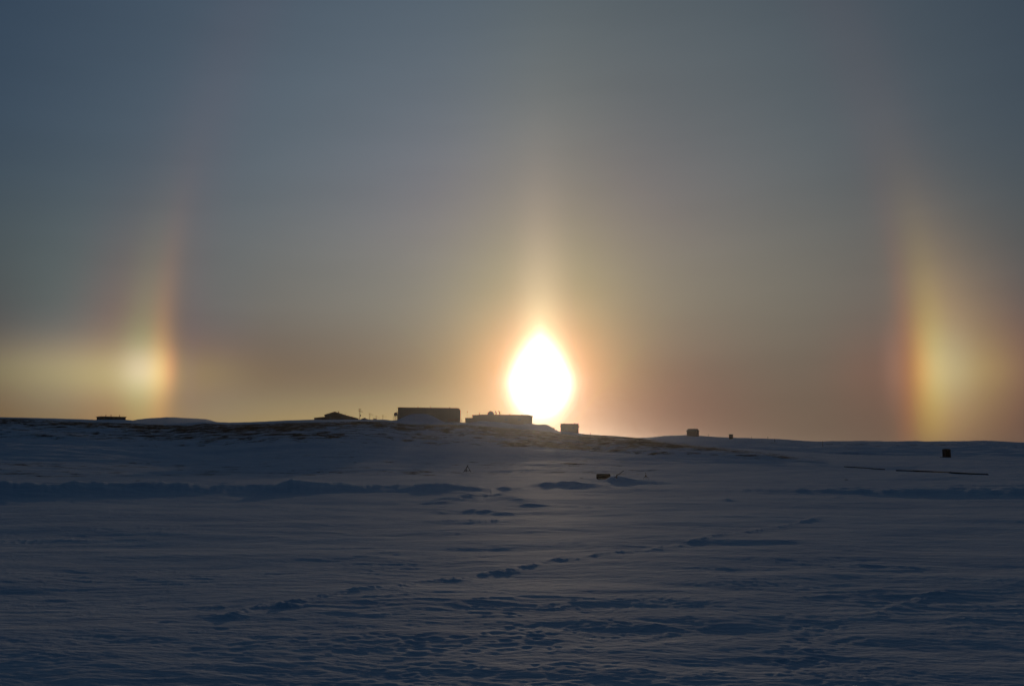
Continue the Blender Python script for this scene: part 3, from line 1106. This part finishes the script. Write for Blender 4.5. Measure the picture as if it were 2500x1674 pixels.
# ------------------------------------------------------------------ second hall with dome
def dome_building():
    r = 392.0
    px0, px1 = 1153.2, 1300.5
    c = (px0 + px1) / 2
    a, loc = at(c, r)
    loc = (loc[0], loc[1], zat(c, 1041, r))
    k = mpp(c, r)
    Z = lambda py: zat(c, py, r) - loc[2]
    X = lambda px: (px - c) * k
    t = thing('flat_roofed_building', 'long flat-roofed tan building with parapet cap, directly below and left of the sun', 'building', loc, a)
    D = 15.0
    out = [(X(px0), -3.5), (X(px1 - .8), -3.5), (X(px1 - .8), Z(1015.4)), (X(px0), Z(1014.4))]
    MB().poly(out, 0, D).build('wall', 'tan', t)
    MB().poly([(X(1152.2), Z(1014.6)), (X(1152.2), Z(1012.6)), (X(1168), Z(1012.3)), (X(1168.2), Z(1011.7)), (X(1292), Z(1012.1)), (X(1294), Z(1013.6)), (X(1300.2), Z(1014.4)),
               (X(1301.3), Z(1015.2)), (X(1301.3), Z(1018)), (X(1299.9), Z(1018.6)), (X(1299.75), Z(1015.35)), (X(1153.2), Z(1014.4) + .006)], -.35, D + .35).build('roof', 'tan', t)
    rf = [o for o in t.children if o.name.startswith('roof')][0]
    vent(X(1170.1), Z(1011.7), 4.6 * k, .30, rf, True, 'roof_vent', 3)
    for px, h in ((1177.5, 1.0), (1184, 1.4), (1244.4, 2.2), (1275, 2.4)):
        vent(X(px), Z(1011.7), h * k, .24, rf, True, 'roof_vent', 3)
    for px in (1230, 1262, 1290):
        MB().box((X(px), -.05, Z(1017)), (.12, .1, 2.5 * k)).build('downpipe', 'trim', t)
    for px in (1236, 1268):
        w = MB().box((X(px), -.06, Z(1024)), (1.6, .12, 1.0)).build('window', 'trim', t)
        MB().box((X(px), -.13, Z(1024)), (1.3, .04, .75)).build('pane', 'glass', w)
    MB().box((X(1283), -.06, Z(1034)), (1.1, .12, 2.3)).build('door', 'trim', t)
    # low annex on its left
    az2, _ = at(1144, r)
    l2 = (r * math.sin(az2), r * math.cos(az2), loc[2])
    k2 = mpp(1144, r)
    X2 = lambda px: (px - 1144) * k2
    Z2 = lambda py: zat(1144, py, r) - loc[2]
    b = thing('annex_hut', 'low flat-topped hut between the large hall and the tan building', 'hut', l2, az2)
    MB().box((X2(1144.4), 4.5, (Z2(1020.8) - 3) / 2), (17.6 * k2, 7, Z2(1020.8) + 3)).build('wall', 'tan', b)
    MB().box((X2(1144.2), 4.5, Z2(1020.8) + .12), (18.6 * k2, 7.5, .24)).build('roof', 'roofm', b)
    MB().box((X2(1142), .95, Z2(1025.5)), (.9, .1, 1.7)).build('door', 'trim', b)
    # aerial mast standing behind the annex
    a3, l3 = at(1140.4, 402)
    q = thing('antenna_mast', 'slim antenna mast with a small head above the annex hut', 'antenna', l3, a3)
    zt = zat(1140.4, 1003.2, 402) - l3[2]
    MB().bar((0, 0, -.3), (0, 0, zt), .07, .045).build('mast', 'steel', q)
    MB().box((-.1, 0, zt - .55), (.55, .1, .10)).box((.12, 0, zt - .2), (.18, .12, .5)).bar((-.4, 0, zt - .55), (-.4, 0, zt - .3), .03).build('antenna_head', 'steel', q)

    # dome and two dishes on the roof
    zr = Z(1011.7) + loc[2]
    def onroof(px, yb):
        rr = r + yb
        aa = azp(px)
        return aa, (rr * math.sin(aa), rr * math.cos(aa), zr)
    aa, l4 = onroof(1198, 5)
    d = thing('radome', 'dark half-round dome with a small top knob on the tan building roof', 'dome', l4, aa)
    R, hh = 8.6 * k, 9.0 * k
    prof = [(R, -.05), (R, .12)] + [(R * math.cos(u) ** .85, .12 + hh * math.sin(u)) for u in np.linspace(.08, PI / 2 - .06, 12)]
    MB().lathe(prof, 28).build('shell', 'dish', d, True)
    MB().lathe([(R * 1.05, -.04), (R * 1.05, .14), (R * 1.0, .15)], 28).build('base_ring', 'steel', d)
    MB().bar((0, 0, hh + .05), (0, 0, hh + .40), .17, .10).build('knob', 'steel', d)
    for px, h, lab, s in ((1210.5, 8.8, 'small tilted roof dish nearer the dome', 1.0), (1219.0, 9.3, 'small tilted roof dish farther from the dome, with a pointed tip', 1.06)):
        aa, l5 = onroof(px, 4)
        q = thing('roof_dish', lab, 'satellite dish', l5, aa, 0, 'tilted dishes on the flat roof')
        H = h * k
        MB().bar((0, 0, -.05), (0, 0, H * .5), .17, .13).bar((-.3, 0, .04), (.3, 0, .04), .08).build('pedestal', 'steel', q)
        rr = .95 * s
        prof = [(0.02, 0), (rr * .5, .07), (rr * .85, .22), (rr, .34), (rr, .38), (rr * .85, .28), (rr * .5, .14), (0.02, .07)]
        mt = Matrix.Translation((-.18, 0, H * .60)) @ Matrix.Rotation(math.radians(62), 4, 'Y')
        MB().lathe(prof, 22, mt).build('reflector', 'dish', q, True)
        tip = mt @ Vector((0, 0, .85))
        f = MB()
        for ang in (0.5, 2.6, 4.7):
            f.bar(mt @ Vector((rr * .95 * math.cos(ang), rr * .95 * math.sin(ang), .33)), tip, .03)
        f.bar(tip, mt @ Vector((0, 0, 1.0)), .08)
        f.build('feed_horn', 'steel', q)


dome_building()


# ------------------------------------------------------------------ square hut right of the sun
def square_hut():
    r = 368.0
    c = 1390.5
    a, loc = at(c, r)
    loc = (loc[0], loc[1], zat(c, 1058, r))
    k = mpp(c, r)
    Z = lambda py: zat(c, py, r) - loc[2]
    X = lambda px: (px - c) * k
    t = thing('square_hut', 'square two-vent hut with flat roof, right of and below the sun', 'hut', loc, a)
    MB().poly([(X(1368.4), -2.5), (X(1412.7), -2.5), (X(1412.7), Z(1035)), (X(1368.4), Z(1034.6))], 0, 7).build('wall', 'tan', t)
    rf = MB().poly([(X(1367.9), Z(1034.6) + .004), (X(1413.4), Z(1035) + .004), (X(1413.4), Z(1034.0)), (X(1367.9), Z(1033.6))], -.25, 7.25).build('roof', 'roofm', t)
    vent(X(1377), Z(1034), 1.9 * k, .26, rf, True, 'roof_vent', 2)
    vent(X(1403.5), Z(1034), 1.9 * k, .26, rf, True, 'roof_vent', 2)
    MB().box((X(1367.7), 2, Z(1040.6)), (.35, .9, .35)).build('side_lamp', 'steel', t)
    MB().box((X(1413.5), 2, Z(1041)), (.35, .9, .5)).build('side_box', 'steel', t)
    MB().box((X(1384), -.06, Z(1049)), (1.0, .12, 2.0)).build('door', 'trim', t)
    w = MB().box((X(1400), -.06, Z(1044)), (1.1, .12, .8)).build('window', 'trim', t)
    MB().box((X(1400), -.13, Z(1044)), (.9, .04, .6)).build('pane', 'glass', w)


square_hut()


# ------------------------------------------------------------------ gabled shed on the far right hill
def gabled_shed():
    r = 600.0
    c = 1691.5
    a, loc = at(c, r)
    loc = (loc[0], loc[1], zat(c, 1067, r))
    k = mpp(c, r)
    Z = lambda py: zat(c, py, r) - loc[2]
    X = lambda px: (px - c) * k
    t = thing('gabled_shed', 'dark wooden gabled shed alone on the far right hill crest', 'shed', loc, a, math.radians(62))
    W, D = 6.0, 4.8          # ridge runs along the long side
    zE, zP = Z(1052.2), Z(1047.6)
    # gable end faces right of the camera
    b = MB()
    outl = [(-D / 2, -1.5), (D / 2, -1.5), (D / 2, zE), (0, zP), (-D / 2, zE)]
    b.poly(outl, -W / 2, W / 2)
    wl = b.build('wall', 'redbrown', t)
    rf = MB().poly([(-D / 2 - .35, zE - .12), (0, zP + .2), (D / 2 + .35, zE - .12), (D / 2 + .35, zE + .04), (0, zP + .38), (-D / 2 - .35, zE + .04)], -W / 2 - .3, W / 2 + .3).build('roof', 'roofm', t)
    MB().bar((.0, -1.2, zP), (.0, -1.2, zP + .75), .07).build('stovepipe', 'steel', rf)
    MB().box((.3, -W / 2 - .04, .9), (1.0, .1, 1.9)).build('door', 'trim', t)


gabled_shed()


def flared_tank():
    r = 560.0
    c = 1784.6
    a, loc = at(c, r)
    loc = (loc[0], loc[1], zat(c, 1069, r))
    k = mpp(c, r)
    h = zat(c, 1059.4, r) - loc[2]
    w = 5.0 * k
    t = thing('flared_hut', 'tiny square hut with an overhanging cap, on the crest right of the gabled shed', 'hut', loc, a)
    MB().box((0, 0, h * .4 - .5), (w * 2, w * 2, h * .8 + 1)).build('wall', 'redbrown', t)
    b = bmesh.new()
    m = MB(); m.bm.free(); m.bm = b
    r_ = bmesh.ops.create_cone(b, cap_ends=True, segments=4, radius1=w * 1.43, radius2=w * 1.72, depth=h * .18)
    bmesh.ops.transform(b, matrix=Matrix.Translation((0, 0, h * .89)) @ Matrix.Rotation(PI / 4, 4, 'Z'), verts=r_['verts'])
    m.build('cap', 'roofm', t)
    MB().box((0, -w - .04, h * .36), (.8, .08, h * .6)).build('door', 'trim', t)


flared_tank()


# ------------------------------------------------------------------ marker posts along the right crest
def post(px, top, base, r, label, sign=False):
    a, loc = at(px, r)
    loc = (loc[0], loc[1], zat(px, base, r))
    zt = zat(px, top, r) - loc[2]
    t = thing('marker_post', label, 'post', loc, a, 0, 'marker posts along the right crest')
    MB().bar((0, 0, -1.2), (0, 0, zt), .11, .09).build('stake', 'wood', t)
    if sign:
        MB().box((-.05, -.1, zt - .3), (.5, .06, .45)).build('plate', 'trim', t)
    else:
        MB().bar((0, 0, zt), (0, 0, zt + .12), .12, .04).build('post_cap', 'steel', t)


post(1441.5, 1056.2, 1060.2, 352, 'stubby post on the near crest just right of the square hut')
post(1729.3, 1060, 1065.5, 600, 'thin marker post between the gabled shed and the tiny capped hut')
post(1835, 1065, 1072, 560, 'marker post just right of the tiny capped hut')
post(1874.5, 1066, 1072.3, 590, 'marker post with a small plate on the right crest', True)
post(1891, 1071, 1079.5, 500, 'pale marker post below the crest, right of the post with a plate')
post(2007.6, 1077, 1090.5, 420, 'lone tall marker post at mid slope, farthest right of the posts')


# ------------------------------------------------------------------ cabinet hut with domed top
def round_top_hut():
    c = 2311.5
    a, t_ = ray(c, 1116)
    # march along the ray to the slope
    rr = 180.0
    while rr < 600:
        if height(np.array([rr * math.sin(a)]), np.array([rr * math.cos(a)]), np.array([.3]))[0] > EYE + t_ * rr:
            break
        rr += 1.0
    r = rr
    loc = (r * math.sin(a), r * math.cos(a), EYE + t_ * r)
    k = mpp(c, r)
    w = 10.4 * k
    h = zat(c, 1095, r) - loc[2]
    t = thing('round_topped_hut', 'brown upright hut with a curved top alone on the right slope', 'hut', loc, a)
    pts = [(-w, -1.0), (w, -1.0), (w, h * .9)] + [(w * math.cos(u) if abs(math.cos(u)) < .99 else w * math.cos(u), h * .9 + h * .1 * math.sin(u)) for u in np.linspace(.25, PI - .25, 9)] + [(-w, h * .9)]
    MB().poly(pts, -w * .8, w * .8).build('shell', 'redbrown', t)
    MB().box((w * .25, -w * .8 - .03, h * .42), (w * .9, .06, h * .78)).build('door', 'drum', t)
    MB().box((-w * 1.25, -w * .5, .02), (w * .8, w * .7, .18)).build('step', 'wood', t)


round_top_hut()


# ------------------------------------------------------------------ things standing on the snow field
def on_flat(px, py):
    a, t_ = ray(px, py)
    r = 60.0
    while r < 300:
        if height(np.array([r * math.sin(a)]), np.array([r * math.cos(a)]), np.array([.2]))[0] > EYE + t_ * r:
            break
        r += .25
    return a, r, (r * math.sin(a), r * math.cos(a), EYE + t_ * r)


def tripod_frame():
    r = 150.0
    c = 1141.5
    a, loc = at(c, r)
    loc = (loc[0], loc[1], zat(c, 1151.3, r))
    k = mpp(c, r)
    h = zat(c, 1136.5, r) - loc[2]
    t = thing('tripod_frame', 'open A-shaped tripod frame of dark poles on the snow, below the large hall', 'tripod', loc, a)
    top = (0.3 * k, 0, h)
    feet = [(-9.0 * k, -.15, -.05), (8.4 * k, -.1, -.02), (-3.4 * k, 1.1, -.05)]
    for f in feet:
        MB().bar(f, (top[0] + (top[0] - f[0]) * .04, 0, h * 1.02), .045, .035).build('leg', 'wood', t)
    zb = h * .20
    u = .20
    q = [(f[0] + (top[0] - f[0]) * u, f[1] * (1 - u), zb) for f in feet]
    for i, j in ((0, 1), (0, 2), (1, 2)):
        MB().bar(q[i], q[j], .045).build('cross_bar', 'wood', t)
    MB().lathe([(.05, -.08), (.09, -.03), (.09, .05), (.03, .09)], 10, Matrix.Translation(top)).build('apex_joint', 'steel', t)
    gzv = gz(loc[0], loc[1])
    return gzv - loc[2]


tripod_frame()


def buried_tank():
    r = 112.0
    c = 1472.0
    a, loc = at(c, r)
    loc = (loc[0], loc[1], zat(c, 1167, r))
    k = mpp(c, r)
    h = zat(c, 1156, r) - loc[2]
    L = 34 * k
    t = thing('fuel_tank', 'dark rust-brown tank lying on its side, half buried beside a snow mound', 'tank', loc, a, math.radians(-4))
    R = h * .62
    cz = h - R
    prof = [(R * .05, -L / 2), (R * .82, -L / 2 + .01), (R * .97, -L / 2 + .06), (R, -L / 2 + .12)]
    prof += [(R * 1.0, -L * .17), (R * 1.03, -L * .165), (R * 1.03, -L * .15), (R, -L * .145), (R, L * .145), (R * 1.03, L * .15), (R * 1.03, L * .165), (R, L * .17)]
    prof += [(R, L / 2 - .12), (R * .97, L / 2 - .06), (R * .82, L / 2 - .01), (R * .05, L / 2)]
    mt = Matrix.Translation((0, 0, cz)) @ Matrix.Rotation(PI / 2, 4, 'Y')
    MB().lathe(prof, 28, mt).build('shell', 'drum', t)
    MB().bar((-.18 * L, 0, cz + R * .9), (-.18 * L, 0, cz + R + .03), .05).build('filler_cap', 'steel', t)
    for sx in (-.3, .3):
        MB().box((L * sx, 0, cz - R * .7), (.14, R * 1.7, R * .8)).build('cradle', 'wood', t)


buried_tank()


def leaning_pole():
    r = 100.0
    a, loc = at(1504, r)
    loc = (loc[0], loc[1], zat(1504, 1160.5, r))
    k = mpp(1504, r)
    p = MB()
    top = ((1521.5 - 1504) * k, .2, zat(1521, 1148.4, r) - loc[2])
    t = thing('leaning_pole', 'dark pole sticking up slantwise from the snow mound by the tank', 'pole', loc, a)
    p.bar((-.25, 0, -.22), top, .036, .032, 10).build('pole', 'wood', t)
    MB().bar((0, .0, -.3), (0.02, 0, .07), .055, .05).box((.02, 0, .06), (.14, .12, .10), None, .02).build('clamp', 'steel', t)


leaning_pole()


def instrument_tripod():
    r = 112.0
    c = 1575.0
    a, loc = at(c, r)
    loc = (loc[0], loc[1], zat(c, 1167.6, r))
    k = mpp(c, r)
    h = zat(c, 1154.0, r) - loc[2]
    t = thing('instrument_tripod', 'small instrument tripod with wide legs and a thin head, right of the tank', 'tripod', loc, a)
    zc = h * .52
    for fx, fy in ((-6.6, -.1), (7.2, -.05), (.4, .35)):
        MB().bar((fx * k, fy, -.06), (0, 0, zc + .03), .022, .026).build('leg', 'steel', t)
    MB().lathe([(.11, zc - .14), (.115, zc - .12), (.05, zc + .08), (.03, zc + .10)], 12).build('hub', 'steel', t)
    MB().bar((0, 0, zc), (0, 0, h * .97), .016).build('mast', 'steel', t)
    MB().box((0, 0, h * .96), (.07, .05, .05)).bar((-.07, 0, h * 1.01), (.05, 0, h * 1.02), .012).build('sensor_head', 'steel', t)


instrument_tripod()


def pipe_run(name, pts, rad, label, cat):
    """a pipe lying on the snow through photo points"""
    ws = []
    for px, py in pts:
        a, t_ = ray(px, py)
        r = 90.0
        while r < 420:
            if height(np.array([r * math.sin(a)]), np.array([r * math.cos(a)]), np.array([.2]))[0] > EYE + t_ * r:
                break
            r += .5
        ws.append(Vector((r * math.sin(a), r * math.cos(a), EYE + t_ * r + rad * .5)))
    r0 = ws[0].copy()
    t = thing(name, label, cat, tuple(r0), 0)
    m = MB()
    for p0, p1 in zip(ws[:-1], ws[1:]):
        m.bar(p0 - r0, p1 - r0 + (p1 - p0).normalized() * rad * .3, rad, n=12)
    m.build('pipe', 'pipe', t)
    for p in ws[1:-1:2]:
        MB().lathe([(rad * 1.3, -.12), (rad * 1.3, .12)], 12, Matrix.Translation(p - r0) @ (ws[-1] - ws[0]).to_track_quat('Z', 'Y').to_matrix().to_4x4()).build('collar', 'steel', t)
    return t, ws, r0


t, ws, r0 = pipe_run('pipeline', [(2188, 1149.3), (2230, 1150.2), (2275, 1152.2), (2320, 1154.6), (2365, 1157.2), (2411, 1159.2)], .13,
                     'long dark pipe lying low across the snow at the right, below the round-topped hut', 'pipe')
MB().bar(ws[-1] - r0, ws[-1] - r0 + Vector((.25, 0, -.5)), .15).build('elbow', 'steel', t)
pipe_run('pipeline', [(2061, 1139.8), (2085, 1141.2), (2105, 1142.3), (2130, 1144.6), (2160, 1146.4)], .11,
         'shorter broken dark pipe left of the long one, partly drifted over', 'pipe')


# a few bare stones in the snow field
def rock(px, py, w, h, label):
    a, r, loc = on_flat(px, py)
    k = mpp(px, r)
    b = bmesh.new()
    bmesh.ops.create_icosphere(b, subdivisions=3, radius=1)
    rnd = random.Random(px)
    off = rnd.random() * 50
    for v in b.verts:
        n = 1 + .3 * float(gnoise(np.array([v.co.x * 1.7 + off]), np.array([v.co.y * 1.7 + v.co.z * 2.1]), 5)[0])
        v.co = Vector((v.co.x * w * k / 2 * n, v.co.y * w * k / 3 * n, v.co.z * h * k * n))
    m = MB(); m.bm.free(); m.bm = b
    o = m.build('rock', 'stone', None)
    o.location = loc; o.rotation_euler = (0, 0, -a)
    tag(o, label, 'rock', 'bare rocks in the snow')


rock(2066, 1171, 9, 1.6, 'small dark rock poking out of the flat snow below the broken pipe')
rock(1420, 1167, 9, .7, 'flat dark rock on the snow just left of the tank')
rock(337, 1173, 12, 1.0, 'dark rock poking out along the snow bank at the left')


def crest_rock(px, py, r, w, h, label):
    a = azp(px)
    k = mpp(px, r)
    b = bmesh.new()
    bmesh.ops.create_icosphere(b, subdivisions=3, radius=1)
    for v in b.verts:
        n = 1 + .3 * float(gnoise(np.array([v.co.x * 1.7 + px]), np.array([v.co.y * 1.7 + v.co.z * 2.1]), 5)[0])
        v.co = Vector((v.co.x * w * k / 2 * n, v.co.y * w * k / 2 * n, v.co.z * h * k * n))
    m = MB(); m.bm.free(); m.bm = b
    o = m.build('rock', 'stone', None)
    x, y = r * math.sin(a), r * math.cos(a)
    o.location = (x, y, gz(x, y) + h * k * .3); o.rotation_euler = (0, 0, -a)
    tag(o, label, 'rock', 'bare rocks in the snow')


crest_rock(1352, 1047, 392, 5.5, 2.0, 'dark rock on the drift left of the square hut, larger of the two')
crest_rock(1358.5, 1048.5, 392, 4, 1.2, 'low rock on the drift, the one right beside the square hut wall')

# ------------------------------------------------------------------ haze
hz = MB()
zs = np.empty(len(ground.data.vertices) * 3, np.float32)
ground.data.vertices.foreach_get("co", zs)
zmin, zmax = float(zs[2::3].min()), float(zs[2::3].max())
HT = max(zmax, 24) + 3
hz.box((0, 0, (zmin - 1 + HT) / 2), (18400, 18400, HT - zmin + 1))
mm = bpy.data.materials.new('ice_haze')
mm.use_nodes = True
b = NB(mm.node_tree)
out = b.new('ShaderNodeOutputMaterial')
pv = b.new('ShaderNodeVolumePrincipled')
pv.inputs['Color'].default_value = (.93, .93, .95, 1)
pv.inputs['Density'].default_value = 0.000075
pv.inputs['Anisotropy'].default_value = .92
b.link(pv.outputs[0], out.inputs['Volume'])
M['haze'] = mm
h = hz.build('haze', 'haze', None)
h['kind'] = 'stuff'
h['label'] = 'thin icy haze in the air over the snow'
print('sun el', math.degrees(SUN_EL), 'az', math.degrees(SUN_AZ), 'verts', len(ground.data.vertices), 'z', zmin, zmax)
